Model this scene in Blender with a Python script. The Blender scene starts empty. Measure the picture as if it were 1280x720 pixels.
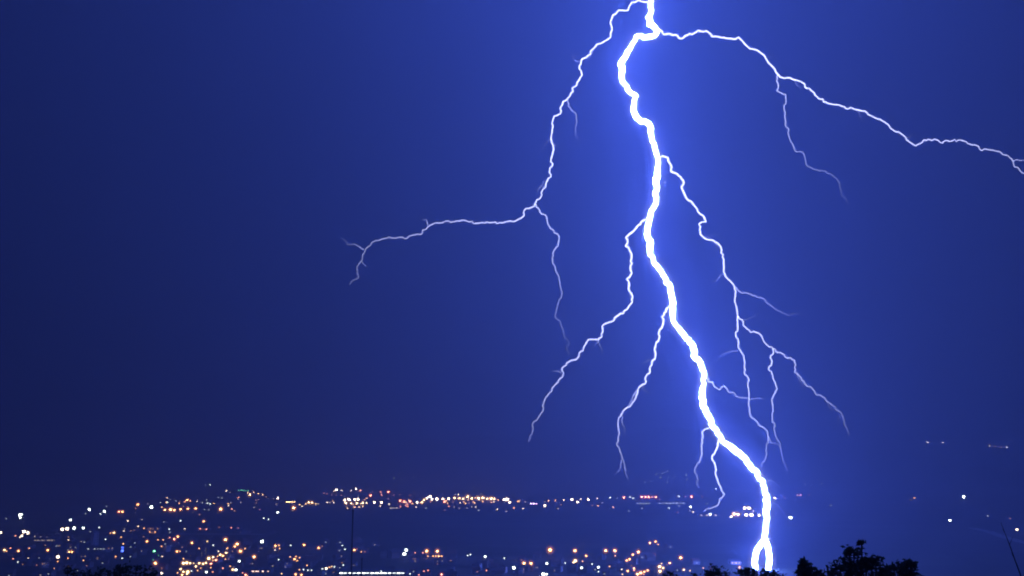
import bpy, bmesh, math, random
from mathutils import Vector, Matrix
random.seed(11)
R = math.radians
SC = bpy.context.scene
COL = SC.collection

# ------------------------------------------------------------------ camera
CAM_Z = 120.0
FPX = 1256.0                                  # focal length in pixels of a 1280 wide frame
PITCH = math.atan(220 / FPX)
cd = bpy.data.cameras.new('camera')
cam = bpy.data.objects.new('camera', cd); COL.objects.link(cam)
cd.sensor_width = 36.0; cd.lens = 36.0 * FPX / 1280
cd.clip_start = 0.5; cd.clip_end = 60000
cam.location = (0, 0, CAM_Z); cam.rotation_euler = (R(90) + PITCH, 0, 0)
SC.camera = cam

# ------------------------------------------------------------------ world: night sky
SUN_EL, SUN_ROT = R(4), R(180)
w = bpy.data.worlds.new('World'); SC.world = w; w.use_nodes = True
nt = w.node_tree; nt.nodes.clear()
out = nt.nodes.new('ShaderNodeOutputWorld'); bg = nt.nodes.new('ShaderNodeBackground')
sky = nt.nodes.new('ShaderNodeTexSky'); sky.sky_type = 'NISHITA'; sky.sun_disc = False
sky.sun_elevation = SUN_EL; sky.sun_rotation = SUN_ROT
tint = nt.nodes.new('ShaderNodeVectorMath'); tint.operation = 'MULTIPLY'
tint.inputs[1].default_value = (0.12, 0.16, 0.60)
nt.links.new(sky.outputs['Color'], tint.inputs[0]); nt.links.new(tint.outputs[0], bg.inputs['Color'])
bg.inputs['Strength'].default_value = 0.0022
nt.links.new(bg.outputs[0], out.inputs['Surface'])

sd = bpy.data.lights.new('moonlight', 'SUN'); sd.energy = 0.004; sd.angle = R(0.5); sd.color = (1, 0.95, 0.88)
sun = bpy.data.objects.new('moonlight', sd); COL.objects.link(sun)
sun.rotation_euler = (R(62), 0, R(-20))

SC.view_settings.view_transform = 'Standard'
SC.view_settings.look = 'None'
SC.view_settings.exposure = 0.0; SC.view_settings.gamma = 1.0
SC.view_settings.use_curve_mapping = False
SC.render.engine = 'CYCLES'
SC.cycles.use_denoising = True
SC.cycles.use_adaptive_sampling = False
SC.cycles.max_bounces = 4; SC.cycles.diffuse_bounces = 1; SC.cycles.volume_bounces = 0
SC.cycles.glossy_bounces = 1; SC.cycles.transmission_bounces = 1; SC.cycles.transparent_max_bounces = 24
SC.cycles.sample_clamp_indirect = 1.0
SC.cycles.pixel_filter_type = 'BLACKMAN_HARRIS'
SC.cycles.filter_width = 2.0

HAZE_DENSITY = 5.0e-4
HAZE_COLOR = (0.86, 0.90, 1.0)
BOLT_COLOR = (0.076, 0.152, 1.0); BOLT_STRENGTH = 222.0

# ------------------------------------------------------------------ pixel helpers (1280x720 photo pixels)
CP, SP = math.cos(PITCH), math.sin(PITCH)
def ray(px, py):
    a = (px - 640) / FPX; b = (360 - py) / FPX
    return Vector((a, CP - b * SP, SP + b * CP))
def at_y(px, py, Y):
    d = ray(px, py); return Vector((0, 0, CAM_Z)) + d * (Y / d.y)
def sstep(a, b, x):
    t = min(1, max(0, (x - a) / (b - a))); return t * t * (3 - 2 * t)
def terrain(x, y):
    if y < 3: near = 118.3
    elif y < 450:
        near = 118.3 * (1 - (y - 3) / 447) ** 2
    else: near = 0
    n = 1.6 * math.sin(x / 310 + 1.3) * math.sin(y / 420 + .4) + 0.8 * math.sin(x / 121 + y / 173)
    n *= sstep(150, 700, y)
    ridge = 330 + 55 * math.sin(x / 900 + .6) + 35 * math.sin(x / 390 + 2) + 18 * math.sin(x / 170)
    ridge *= 0.72 + 0.28 * sstep(-2600, 1200, x)
    ridge += 130 * sstep(1400, 3300, x)
    far = ridge * sstep(4500, 8300, y + 260 * math.sin(x / 700)) * (1 - 0.8 * sstep(8700, 11000, y))
    far *= 1 + 0.10 * math.sin(x / 260 + y / 340) + 0.05 * math.sin(x / 110 - y / 190)
    return near + n + far
def ground_hit(px, py, hh=0.0):
    """where the line of sight through this photo pixel meets the terrain raised by hh"""
    d = ray(px, py); d /= d.y
    Y = 600.0; step = 20.0
    while Y < 10500:
        p = Vector((0, 0, CAM_Z)) + d * Y
        if p.z < terrain(p.x, p.y) + hh:
            lo, hi = Y - step, Y
            for _ in range(18):
                m = (lo + hi) / 2; p = Vector((0, 0, CAM_Z)) + d * m
                if p.z < terrain(p.x, p.y) + hh: hi = m
                else: lo = m
            p = Vector((0, 0, CAM_Z)) + d * hi
            return Vector((p.x, p.y, terrain(p.x, p.y)))
        Y += step
    p = Vector((0, 0, CAM_Z)) + d * 8200
    return Vector((p.x, p.y, terrain(p.x, p.y)))

# ------------------------------------------------------------------ object helpers
def mesh_of(name, bm):
    me = bpy.data.meshes.new(name); bm.to_mesh(me); bm.free(); return me
def obj(name, bm, mat, parent=None, smooth=False):
    me = bm if isinstance(bm, bpy.types.Mesh) else mesh_of(name, bm)
    o = bpy.data.objects.new(name, me); COL.objects.link(o)
    for m in (mat if isinstance(mat, (list, tuple)) else [mat]):
        me.materials.append(m)
    if smooth: me.shade_smooth()
    if parent: o.parent = parent
    return o
def tag(o, label=None, cat=None, group=None, kind=None):
    if label: o['label'] = label
    if cat: o['category'] = cat
    if group: o['group'] = group
    if kind: o['kind'] = kind
    return o
def thing(name, label, cat, loc=(0, 0, 0), rz=0, group=None):
    o = bpy.data.objects.new(name, None); COL.objects.link(o)
    o.location = loc; o.rotation_euler = (0, 0, rz); o.empty_display_size = 1
    return tag(o, label, cat, group)
def add_box(bm, c, s, rz=0):
    m = Matrix.Translation(c) @ Matrix.Rotation(rz, 4, 'Z') @ Matrix.Diagonal((s[0], s[1], s[2], 1))
    bmesh.ops.create_cube(bm, size=1, matrix=m)
def add_tube(bm, pts, rad, n=6, cap=True, attr=None):
    rings = []
    up = Vector((0, 0.31, 0.95)).normalized()
    for i, p in enumerate(pts):
        p = Vector(p)
        a = Vector(pts[max(0, i - 1)]); b = Vector(pts[min(len(pts) - 1, i + 1)])
        t = (b - a).normalized()
        u = t.cross(Vector((0, 1, 0)))
        if u.length < 1e-3: u = t.cross(Vector((1, 0, 0)))
        u.normalize(); v = t.cross(u).normalized()
        r = rad[i] if isinstance(rad, (list, tuple)) else rad
        ring = [bm.verts.new(p + (u * math.cos(k * 2 * math.pi / n) + v * math.sin(k * 2 * math.pi / n)) * r) for k in range(n)]
        if attr is not None:
            for vv in ring: vv[attr[0]] = attr[1][i]
        rings.append(ring)
    for a, b in zip(rings, rings[1:]):
        for k in range(n):
            bm.faces.new((a[k], a[(k + 1) % n], b[(k + 1) % n], b[k]))
    if cap:
        bm.faces.new(rings[0][::-1]); bm.faces.new(rings[-1])

# ------------------------------------------------------------------ materials
def new_mat(name):
    m = bpy.data.materials.new(name); m.use_nodes = True
    return m, m.node_tree, m.node_tree.nodes['Principled BSDF']
def surf(name, col, rough=0.8, var=0.25, scale=0.6, metal=0.0, spec=0.3):
    m, t, b = new_mat(name)
    tc = t.nodes.new('ShaderNodeTexCoord'); nz = t.nodes.new('ShaderNodeTexNoise')
    nz.inputs['Scale'].default_value = scale; nz.inputs['Detail'].default_value = 5
    mx = t.nodes.new('ShaderNodeMixRGB'); mx.blend_type = 'MIX'
    mx.inputs[1].default_value = (*[c * (1 - var) for c in col], 1)
    mx.inputs[2].default_value = (*[min(1, c * (1 + var)) for c in col], 1)
    t.links.new(tc.outputs['Object'], nz.inputs['Vector']); t.links.new(nz.outputs['Fac'], mx.inputs[0])
    t.links.new(mx.outputs[0], b.inputs['Base Color'])
    b.inputs['Roughness'].default_value = rough; b.inputs['Metallic'].default_value = metal
    b.inputs['Specular IOR Level'].default_value = spec
    return m
_em = {}
def emit(rgb, strength, sampled=True):
    key = (rgb, round(strength, 2), sampled)
    if key in _em: return _em[key]
    m = bpy.data.materials.new('light_glow'); m.use_nodes = True
    t = m.node_tree; t.nodes.clear()
    o = t.nodes.new('ShaderNodeOutputMaterial'); e = t.nodes.new('ShaderNodeEmission')
    e.inputs[0].default_value = (*rgb, 1); e.inputs[1].default_value = strength
    t.links.new(e.outputs[0], o.inputs[0])
    m.cycles.emission_sampling = 'FRONT' if sampled else 'NONE'
    _em[key] = m
    return m

def ground_material():
    m, t, b = new_mat('fields_and_town_ground')
    tc = t.nodes.new('ShaderNodeTexCoord')
    mp = t.nodes.new('ShaderNodeMapping'); mp.inputs['Scale'].default_value = (0.0035, 0.0075, 0.0); mp.inputs['Rotation'].default_value = (0, 0, R(12))
    vo = t.nodes.new('ShaderNodeTexVoronoi'); vo.inputs['Scale'].default_value = 1.0
    vo2 = t.nodes.new('ShaderNodeTexVoronoi'); vo2.feature = 'DISTANCE_TO_EDGE'; vo2.inputs['Scale'].default_value = 1.0
    nz = t.nodes.new('ShaderNodeTexNoise'); nz.inputs['Scale'].default_value = 0.02; nz.inputs['Detail'].default_value = 8
    L = t.links.new
    L(tc.outputs['Object'], mp.inputs[0]); L(mp.outputs[0], vo.inputs['Vector']); L(mp.outputs[0], vo2.inputs['Vector'])
    L(tc.outputs['Object'], nz.inputs['Vector'])
    sep = t.nodes.new('ShaderNodeSeparateColor'); L(vo.outputs['Color'], sep.inputs[0])
    rp = t.nodes.new('ShaderNodeValToRGB')
    rp.color_ramp.elements[0].color = (0.020, 0.028, 0.014, 1); rp.color_ramp.elements[1].color = (0.085, 0.075, 0.045, 1)
    e = rp.color_ramp.elements.new(0.55); e.color = (0.035, 0.045, 0.022, 1)
    L(sep.outputs[0], rp.inputs[0])
    edge = t.nodes.new('ShaderNodeValToRGB')
    edge.color_ramp.elements[0].position = 0.015; edge.color_ramp.elements[1].position = 0.05
    edge.color_ramp.elements[0].color = (0.010, 0.016, 0.008, 1); edge.color_ramp.elements[1].color = (1, 1, 1, 1)
    L(vo2.outputs['Distance'], edge.inputs[0])
    mul = t.nodes.new('ShaderNodeMixRGB'); mul.blend_type = 'MULTIPLY'; mul.inputs[0].default_value = 0.8
    L(rp.outputs[0], mul.inputs[1]); L(edge.outputs[0], mul.inputs[2])
    mx = t.nodes.new('ShaderNodeMixRGB'); mx.blend_type = 'OVERLAY'; mx.inputs[0].default_value = 0.6
    L(mul.outputs[0], mx.inputs[1]); L(nz.outputs['Fac'], mx.inputs[2])
    L(mx.outputs[0], b.inputs['Base Color'])
    b.inputs['Roughness'].default_value = 0.95; b.inputs['Specular IOR Level'].default_value = 0.1
    return m

M = dict(
    ground=ground_material(),
    asphalt=surf('wet_asphalt', (0.05, 0.05, 0.052), 0.6, 0.2, 0.3),
    path=surf('pale_gravel_road', (0.36, 0.35, 0.32), 0.9, 0.2, 0.2),
    paint=surf('road_paint', (0.7, 0.7, 0.68), 0.6, 0.1, 1),
    kerb=surf('kerb_stone', (0.3, 0.3, 0.29), 0.8, 0.15, 1),
    metal=surf('dark_galvanised_steel', (0.09, 0.09, 0.1), 0.5, 0.2, 3, 0.6),
    mast=surf('dark_mast_steel', (0.03, 0.03, 0.034), 0.6, 0.2, 3, 0.5),
    walls=[surf('render_wall', c, 0.85, 0.18, 0.35) for c in ((0.19, 0.17, 0.155), (0.22, 0.20, 0.19), (0.17, 0.13, 0.105), (0.12, 0.12, 0.125))],
    pale=surf('pale_block_wall', (0.50, 0.48, 0.46), 0.8, 0.12, 0.3),
    roof=[surf('tile_roof', c, 0.85, 0.25, 1.2) for c in ((0.1, 0.045, 0.03), (0.06, 0.055, 0.055), (0.08, 0.06, 0.045))],
    glass=surf('dark_window_glass', (0.02, 0.022, 0.03), 0.15, 0.1, 1, 0, 0.5),
    bark=surf('bark', (0.05, 0.04, 0.03), 0.95, 0.3, 6),
    leaf=surf('dark_leaves', (0.05, 0.068, 0.04), 0.8, 0.45, 1.5, 0, 0.15),
)

t = M['leaf'].node_tree; b_ = t.nodes['Principled BSDF']; o_ = next(n for n in t.nodes if n.type == 'OUTPUT_MATERIAL')
tl = t.nodes.new('ShaderNodeBsdfTranslucent'); ad = t.nodes.new('ShaderNodeMixShader'); ad.inputs[0].default_value = 0.45
tl.inputs['Color'].default_value = (0.085, 0.12, 0.06, 1)
t.links.new(b_.outputs[0], ad.inputs[1]); t.links.new(tl.outputs[0], ad.inputs[2]); t.links.new(ad.outputs[0], o_.inputs['Surface'])
# ------------------------------------------------------------------ setting: ground sheet, roads
def lines(a, b, n, p=1.0):
    return [a + (b - a) * (i / n) ** p for i in range(n + 1)]
ys = lines(-400, 0, 8) + lines(0, 460, 60)[1:] + lines(460, 4400, 60)[1:] + lines(4400, 11500, 80)[1:]
xs = [-x for x in lines(0, 7000, 90, 1.6)[:0:-1]] + lines(0, 7000, 90, 1.6)
me = bpy.data.meshes.new('ground')
verts = [(x, y, terrain(x, y)) for y in ys for x in xs]
W = len(xs)
faces = [(j * W + i, j * W + i + 1, (j + 1) * W + i + 1, (j + 1) * W + i) for j in range(len(ys) - 1) for i in range(W - 1)]
me.from_pydata(verts, [], faces); me.update()
g = obj('ground', me, M['ground'], smooth=True); tag(g, kind='structure')
HALF = {}
def road(name, pts, width, mat, lift=0.35, kerb=False):
    """a strip draped over the terrain"""
    bm = bmesh.new(); P = []
    for a, b in zip(pts, pts[1:]):
        a, b = Vector(a), Vector(b); n = max(2, int((b - a).length / 25))
        P += [a.lerp(b, i / n) for i in range(n)]
    P.append(Vector(pts[-1]))
    prev = None; prevk = None
    for i, p in enumerate(P):
        t = (P[min(i + 1, len(P) - 1)] - P[max(i - 1, 0)]); t.z = 0; t.normalize()
        s = Vector((-t.y, t.x, 0)) * width / 2
        z = lambda q: max(terrain(q.x + dx, q.y + dy) for dx in (-6, 0, 6) for dy in (-6, 0, 6)) + lift
        cz = z(p)
        l, r = p + s, p - s
        a = [bm.verts.new((l.x, l.y, cz)), bm.verts.new((r.x, r.y, cz)), bm.verts.new((r.x, r.y, cz - lift - 2)), bm.verts.new((l.x, l.y, cz - lift - 2))]
        if prev:
            for k in range(4):
                bm.faces.new((prev[k], prev[(k + 1) % 4], a[(k + 1) % 4], a[k]))
        prev = a
    o = obj(name, bm, mat); tag(o, kind='structure'); return o
def px_pts(L): return [ground_hit(*q) for q in L]
road('boulevard_road', px_pts([(222, 720), (246, 709), (272, 699), (296, 688), (318, 676), (345, 664)]), 14, M['asphalt'])
road('country_road', px_pts([(1215, 660), (1236, 664.5), (1254, 671), (1277, 677.5), (1310, 686)]), 16, M['path'])
road('field_road', px_pts([(222, 667.6), (262, 667.4), (330, 668)]), 12, M['path'])
road('quarter_road', px_pts([(500, 703), (540, 697), (585, 696), (640, 699)]), 12, M['asphalt'])
road('hill_road', px_pts([(901, 602), (905, 606.5), (912, 610.5), (925, 613), (940, 614)]), 26, M['path'])

# ------------------------------------------------------------------ haze: the rainy air lit by the bolt
bm = bmesh.new(); add_box(bm, (0, 5600, 1040), (14800, 12600, 2140))
hm = bpy.data.materials.new('rain_haze'); hm.use_nodes = True
t = hm.node_tree; t.nodes.clear()
o_ = t.nodes.new('ShaderNodeOutputMaterial'); pv = t.nodes.new('ShaderNodeVolumePrincipled')
pv.inputs['Color'].default_value = (*HAZE_COLOR, 1); pv.inputs['Density'].default_value = HAZE_DENSITY
pv.inputs['Anisotropy'].default_value = 0.28
pv.inputs['Density Attribute'].default_value = ''
t.links.new(pv.outputs[0], o_.inputs['Volume'])
hm.cycles.homogeneous_volume = True
hz = obj('haze', bm, hm); tag(hz, kind='stuff')

# ------------------------------------------------------------------ lightning
YB = ground_hit(950, 712).y
def bolt_mat(name, rgb, strength, additive=True, sampled=False):
    m = bpy.data.materials.new(name); m.use_nodes = True
    t = m.node_tree; t.nodes.clear()
    o = t.nodes.new('ShaderNodeOutputMaterial'); e = t.nodes.new('ShaderNodeEmission')
    e.inputs[0].default_value = (*rgb, 1); e.inputs[1].default_value = strength
    if additive:
        at = t.nodes.new('ShaderNodeAttribute'); at.attribute_name = 'fade'
        mu = t.nodes.new('ShaderNodeMath'); mu.operation = 'MULTIPLY'; mu.inputs[1].default_value = strength
        t.links.new(at.outputs['Fac'], mu.inputs[0]); t.links.new(mu.outputs[0], e.inputs[1])
        tr = t.nodes.new('ShaderNodeBsdfTransparent'); ad = t.nodes.new('ShaderNodeAddShader')
        t.links.new(e.outputs[0], ad.inputs[0]); t.links.new(tr.outputs[0], ad.inputs[1])
        t.links.new(ad.outputs[0], o.inputs[0])
    else:
        t.links.new(e.outputs[0], o.inputs[0])
    m.cycles.emission_sampling = 'FRONT' if sampled else 'NONE'
    return m
BM_MAIN = bolt_mat('main_stroke', BOLT_COLOR, BOLT_STRENGTH, False, True)
BM = {3: bolt_mat('bright_branch', (0.58, 0.62, 1.0), 2.3), 2: bolt_mat('branch_glow', (0.55, 0.60, 1.0), 1.25), 1: bolt_mat('faint_branch', (0.50, 0.54, 1.0), 0.95)}

def px_line(px):
    """split the traced polyline into short straight runs"""
    out = []
    for (a, b) in zip(px, px[1:]):
        L = math.hypot(b[0] - a[0], b[1] - a[1]); k = max(1, int(L / 2.6))
        out += [(a[0] + (b[0] - a[0]) * i / k, a[1] + (b[1] - a[1]) * i / k, i == 0) for i in range(k)]
    return out + [(*px[-1], True)]
def fractal(px, jit, seed, depth_amp, dy0=0.0, ddy=0.0):
    """pixel polyline -> jagged 3-D points; depth wanders about the bolt's own distance"""
    rnd = random.Random(seed)
    base = px_line(px); out = []; dy = dy0; n = len(base); ox = oy = 0.0; hold = 0
    for i, (x, y, corner) in enumerate(base):
        a, b = base[max(0, i - 1)], base[min(n - 1, i + 1)]
        tx, ty = b[0] - a[0], b[1] - a[1]; l = math.hypot(tx, ty) or 1
        nx, ny = -ty / l, tx / l
        if hold <= 0:
            side = rnd.choice((-1, 1)); amp = side * jit * rnd.uniform(.35, 1.25); hold = rnd.randint(1, 3)
        hold -= 1
        k = amp if 0 < i < n - 1 else 0.0
        if i: dy += ddy * l / 2 + rnd.gauss(0, depth_amp)
        out.append((x + nx * k + rnd.uniform(-.25, .25) * jit, y + ny * k + rnd.uniform(-.25, .25) * jit, dy))
    return [at_y(x, y, YB + d) for x, y, d in out], [o[2] for o in out]

PX = YB / FPX                                    # metres per photo pixel at the bolt
bolt = thing('lightning_bolt', 'blinding white forked lightning bolt coming down on the city beside the dark trees', 'lightning', ground_hit(955, 712))
bolt_inv = Matrix.Translation(-bolt.location)
def channel(name, pts, rad, mat, parent, fade=None, n=8):
    bm = bmesh.new(); at = None
    if fade is not None:
        lay = bm.verts.layers.float.new('fade'); at = (lay, fade)
    add_tube(bm, [bolt_inv @ p for p in pts], rad, n, True, at)
    return obj(name, bm, mat, parent, smooth=True)
MAIN = [(700, -1500), (722, -1430), (715, -1340), (748, -1240), (740, -1150), (770, -1060), (762, -960), (790, -880), (778, -800), (800, -700), (792, -600), (815, -520), (806, -430), (820, -340), (808, -260), (818, -210), (806, -165), (812, -150), (798, -120), (807, -92), (822, -70), (812, -48), (818, -25), (815, 0), (814, 12), (811, 22), (812.5, 30), (820.5, 38.7), (818, 44), (810, 45.5), (796, 46.5), (790, 54), (783.5, 67), (776, 81), (778, 94), (778, 102.5), (785, 111), (794.5, 120), (792.5, 135), (795, 145), (802.5, 151), (811, 156), (815, 166), (816.4, 177), (817.8, 188), (822, 200), (820.5, 215.5), (820, 235), (819, 251.7), (814.4, 268.3), (810.8, 285), (810, 293), (812.8, 307), (814.4, 321), (820.5, 332), (829, 345), (836.8, 358), (841, 379.7), (842, 401.4), (853, 414), (865.7, 432), (868, 444.7), (878.3, 459), (880, 473.6), (876.5, 491.7), (881, 513), (891, 531.4), (903.6, 551), (925, 565.7), (936, 579), (946, 591), (955.4, 608), (958, 622.5), (958.2, 640.6), (958, 658.6), (956, 674)]
LEGR = [(956, 674), (959.5, 684), (962.3, 699), (960.7, 712)]
LEGL = [(956, 674), (951, 680), (945.7, 688), (943.4, 702), (944, 712.5)]
pts, _ = fractal(MAIN, 1.1, 1, 0.0)
rr = random.Random(5)
def main_radius(i, p):
    k = 1 + 1.6 * sstep(720, 1100, p.z)                           # unseen upper run widened to brighten the top of the sky
    return PX * k * (3.1 + rr.uniform(-.12, .12) + 0.45 * math.sin(i / 4.3 + 1) + 0.35 * math.sin(i / 1.9) * math.sin(i / 11))
RM = [main_radius(i, p) for i, p in enumerate(pts)]
channel('main_channel', pts, RM, BM_MAIN, bolt, None, 10)
def bloom_sheath(name, pts, rad, coef, rgb):  # glowing volume sheath added round the channel for its bloom
    m = bpy.data.materials.new(name); m.use_nodes = True
    t = m.node_tree; t.nodes.clear()
    o = t.nodes.new('ShaderNodeOutputMaterial'); e = t.nodes.new('ShaderNodeEmission')
    e.inputs[0].default_value = (*rgb, 1); e.inputs[1].default_value = coef
    t.links.new(e.outputs[0], o.inputs['Volume']); m.cycles.homogeneous_volume = True
    q = [p for p in pts if p.z < 900]
    return channel('bloom_sheath', q, rad, m, bolt, None, 12)
bloom_sheath('inner_bloom', pts, PX * 5.0, 0.060, (0.85, 0.85, 1.0))
bloom_sheath('mid_bloom', pts, PX * 7.5, 0.016, (0.75, 0.75, 1.0))
bloom_sheath('outer_bloom', pts, PX * 13.0, 0.0030, (0.6, 0.65, 1.0))
for L, s in ((LEGR, 2), (LEGL, 3)):
    pts, _ = fractal(L, 0.3, s, 0)
    e = pts[-1]; pts.append(Vector((e.x, e.y, terrain(e.x, e.y) - 1)))
    channel('foot_channel', pts, PX * 3.2, BM_MAIN, bolt, None, 10)
    bloom_sheath('inner_bloom', pts, PX * 5.0, 0.060, (0.85, 0.85, 1.0))
    bloom_sheath('mid_bloom', pts, PX * 9.0, 0.014, (0.75, 0.75, 1.0))

def branch(px, w, level, seed, parent=None, fade_to=0.15, dy0=0.0, name='branch', slope=None, base=1.0):
    rnd = random.Random(seed)
    ddy = rnd.uniform(-.45, .45) if slope is None else slope
    pts, dys = fractal(px, 1.15, seed, 0.5, dy0, ddy)
    n = len(pts)
    rad = [PX * w * 0.55 * (1 - 0.5 * (i / (n - 1)) ** 1.2) * (0.85 + 0.3 * rnd.random()) for i in range(n)]
    rad[-1] *= 0.35
    fade = [base * (1 + (fade_to - 1) * (i / (n - 1)) ** 1.15) for i in range(n)]
    return channel(name, pts, rad, BM[level], parent or bolt, fade, 6), list(zip(px_line(px), dys))
def hairs(px, n, seed, par, rec, lo=.12, hi=.95):
    """thin offshoots that leave a branch at a sharp angle and die out quickly"""
    r = random.Random(seed); q = px_line(px)
    for k in range(n):
        i = int(len(q) * r.uniform(lo, hi)); i = min(max(i, 2), len(q) - 3)
        a = math.atan2(q[i + 2][1] - q[i - 2][1], q[i + 2][0] - q[i - 2][0]) + r.choice((-1, 1)) * r.uniform(.4, .95)
        x, y = q[i][0], q[i][1]; L = [(x, y)]
        for _ in range(r.randint(2, 5)):
            a += r.uniform(-.55, .55); x += math.cos(a) * r.uniform(3, 6.5); y += math.sin(a) * r.uniform(3, 6.5); L.append((x, y))
        branch(L, .75, 1, seed * 100 + k, par, .1, dy_near(rec, L[0]), 'side_branch', None, r.uniform(.3, .6))
def dy_near(rec, q):
    return min(rec, key=lambda r: (r[0][0] - q[0]) ** 2 + (r[0][1] - q[1]) ** 2)[1]

B1 = [(812, 3), (805, 1), (795, 1), (787.5, 5), (784, 12), (772.5, 12.5), (767, 19), (764, 27.5), (766, 37.5), (762, 46), (747.5, 56), (739, 64), (734, 73), (725.5, 76), (725, 86), (727, 94), (724, 101), (716, 110), (717, 115), (708, 122.5), (699.5, 135), (701, 142.5), (694, 146), (691, 155), (688, 173), (692, 190.6), (689.4, 201.7), (687.8, 221), (680, 236.4), (670, 255.3), (658, 261.4), (653, 271), (643.8, 275.8), (627, 280), (616.7, 277.5), (595, 279.6), (579, 273.3), (568.8, 277.5), (545.8, 277.5), (535.4, 281.7), (525, 292.5), (506, 297.5), (481, 296.7), (462.5, 305), (455, 312), (453.3, 324.6), (447, 333), (448.8, 347.5), (435.4, 355.8)]
b1, r1 = branch(B1, 1.75, 3, 21, fade_to=0.07)
def sub(px, w, level, seed, par, rec, base=1.0, fade_to=0.12):
    return branch(px, w, level, seed, par, fade_to, dy_near(rec, px[0]), 'side_branch', None, base)
sub([(708.8, 125), (713, 137.5), (718.8, 142.5), (722, 151), (720.5, 160), (721, 172.5), (727.5, 177.5)], 1.1, 1, 22, b1, r1)
sub([(670.5, 256), (676, 268), (684.4, 271), (685.8, 279.4), (691.4, 288), (697.8, 296), (697, 307), (690.6, 319.7), (692, 332), (700, 346), (702, 365), (695, 396), (705, 410.4), (706.8, 421), (711, 430), (708.6, 435.7), (711, 444.7)], 1.4, 2, 23, b1, r1, .75, 0.12)
sub([(455, 312), (443.8, 303.8), (435, 305), (425, 297.5)], 1.0, 1, 24, b1, r1, .5)
sub([(535, 281), (532.5, 274.6), (525, 273.3)], 0.9, 1, 25, b1, r1, .7)
sub([(724, 77), (718, 74), (716.5, 70), (720, 68), (722.5, 71)], 0.9, 1, 26, b1, r1, .7)
B2 = [(812, 268), (806.7, 275), (799.7, 279.4), (792.8, 289), (783.6, 297.5), (783, 307), (788.6, 318), (789, 340.6), (785, 349), (785, 361.7), (791, 374.3), (780.8, 388.8), (766.4, 399.6), (753.8, 404.3), (754.5, 415.8), (748.3, 424.9), (735.7, 424.9), (730, 435.7), (719.4, 448.3), (704.3, 457.4), (701.4, 473.6), (690.6, 486), (682.3, 499), (678, 513.3), (667, 529.6), (661, 553)]
b2, r2 = branch(B2, 2.0, 3, 31, fade_to=.08)
sub([(701.4, 466), (694, 463.5), (687, 464)], 0.9, 1, 32, b2, r2, .5)
B3 = [(841, 384), (836, 385), (829, 390.6), (827.8, 405), (822.4, 423), (817, 448.3), (806, 479), (797, 486.3), (795.3, 497), (784.5, 509.7), (775.4, 517), (773.6, 531.4), (771.8, 556.7), (779, 578.4), (785, 601)]
b3, r3 = branch(B3, 1.9, 3, 41, fade_to=.05)
sub([(777, 575), (774, 586), (768, 595)], 1.0, 1, 42, b3, r3, .6)
sub([(776, 517), (779, 531), (780.8, 546)], 0.9, 1, 43, b3, r3, .7)
sub([(797, 488), (787, 505), (777, 514)], 1.0, 2, 44, b3, r3, .6, .6)
B4 = [(820, 37), (824, 38), (831, 42.5), (843.8, 43.8), (851, 47), (860, 45), (872.5, 37.5), (882.5, 39.5), (890, 45), (898.8, 45), (907.5, 49), (922.5, 48), (930, 55), (937.5, 62), (947.5, 63.8), (955, 70), (960, 79), (975.6, 95), (1000.8, 103), (1034, 130), (1055, 134), (1080.5, 140), (1100, 149.7), (1115.5, 161), (1144.7, 181.6), (1160, 173), (1177.7, 177.7), (1193, 175), (1212.7, 179), (1228, 186.6), (1249.7, 190.5), (1265, 198), (1269, 208), (1280, 217.7), (1300, 228), (1320, 244)]
b4, r4 = branch(B4, 1.95, 3, 51, fade_to=.22)
sub([(972, 93), (971.7, 112.8), (981.4, 118.6), (980.6, 147.7), (987, 171), (995, 188.6), (1002.8, 190.5), (1008.6, 206), (1024, 214.6), (1039.7, 215.8), (1048.6, 229.4), (1051.4, 243), (1061.9, 255.8)], 1.4, 2, 52, b4, r4, .8, .12)
sub([(1267, 201), (1280, 199), (1296, 201)], 0.9, 1, 53, b4, r4, .8)
B5 = [(821, 196), (828, 195.6), (834.4, 197.5), (840, 205.8), (839.4, 214), (847, 217), (854.4, 225), (852.5, 233.6), (859.4, 247.5), (870.6, 261.4), (876, 267), (881, 276.7), (874.7, 280.8), (876, 293), (885.8, 299), (898.3, 305.8), (904, 321), (903.5, 341), (913, 350.4), (919.3, 358), (917.8, 373.3), (921.7, 382.5), (922.4, 393), (930, 405.4), (939, 414.6), (952, 419), (957.5, 428.3), (966, 436), (982, 445), (993.5, 450.3), (994, 465), (1006.4, 478.7), (1021.7, 493), (1040, 504.7), (1050.7, 517), (1056.5, 532), (1061, 545)]
b5, r5 = branch(B5, 2.0, 3, 61, fade_to=.07)
sub([(902.5, 342.8), (894.9, 350.4), (886.6, 352)], 0.9, 1, 62, b5, r5, .6)
sub([(919.3, 358.7), (928.5, 365.7), (943.7, 369.7), (960.5, 378), (969.7, 385.5), (986.5, 394.7), (995.7, 390.7), (1003.3, 391.7)], 1.1, 1, 63, b5, r5)
sub([(922.4, 395), (920.8, 416), (922.4, 434.4), (929.4, 445), (930, 460), (935.6, 478), (937.4, 496), (937.4, 517.8), (946.4, 528.6), (959, 539.5), (959, 561), (955.4, 575.6), (951.8, 584.6)], 1.6, 2, 64, b5, r5, 1.2, .4)
sub([(921.5, 439), (908.6, 441), (902.5, 445), (898, 451), (892, 453)], 0.9, 1, 65, b5, r5, .6)
sub([(966, 436.6), (962, 462), (970.3, 486), (964, 500), (966, 519.6), (970, 543), (976, 557.5), (979, 572), (984, 590)], 1.5, 2, 66, b5, r5, 1.0, .1)
sub([(960, 545), (963, 554), (971, 556), (976, 559)], 0.9, 1, 67, b5, r5, .7, .6)
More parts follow.
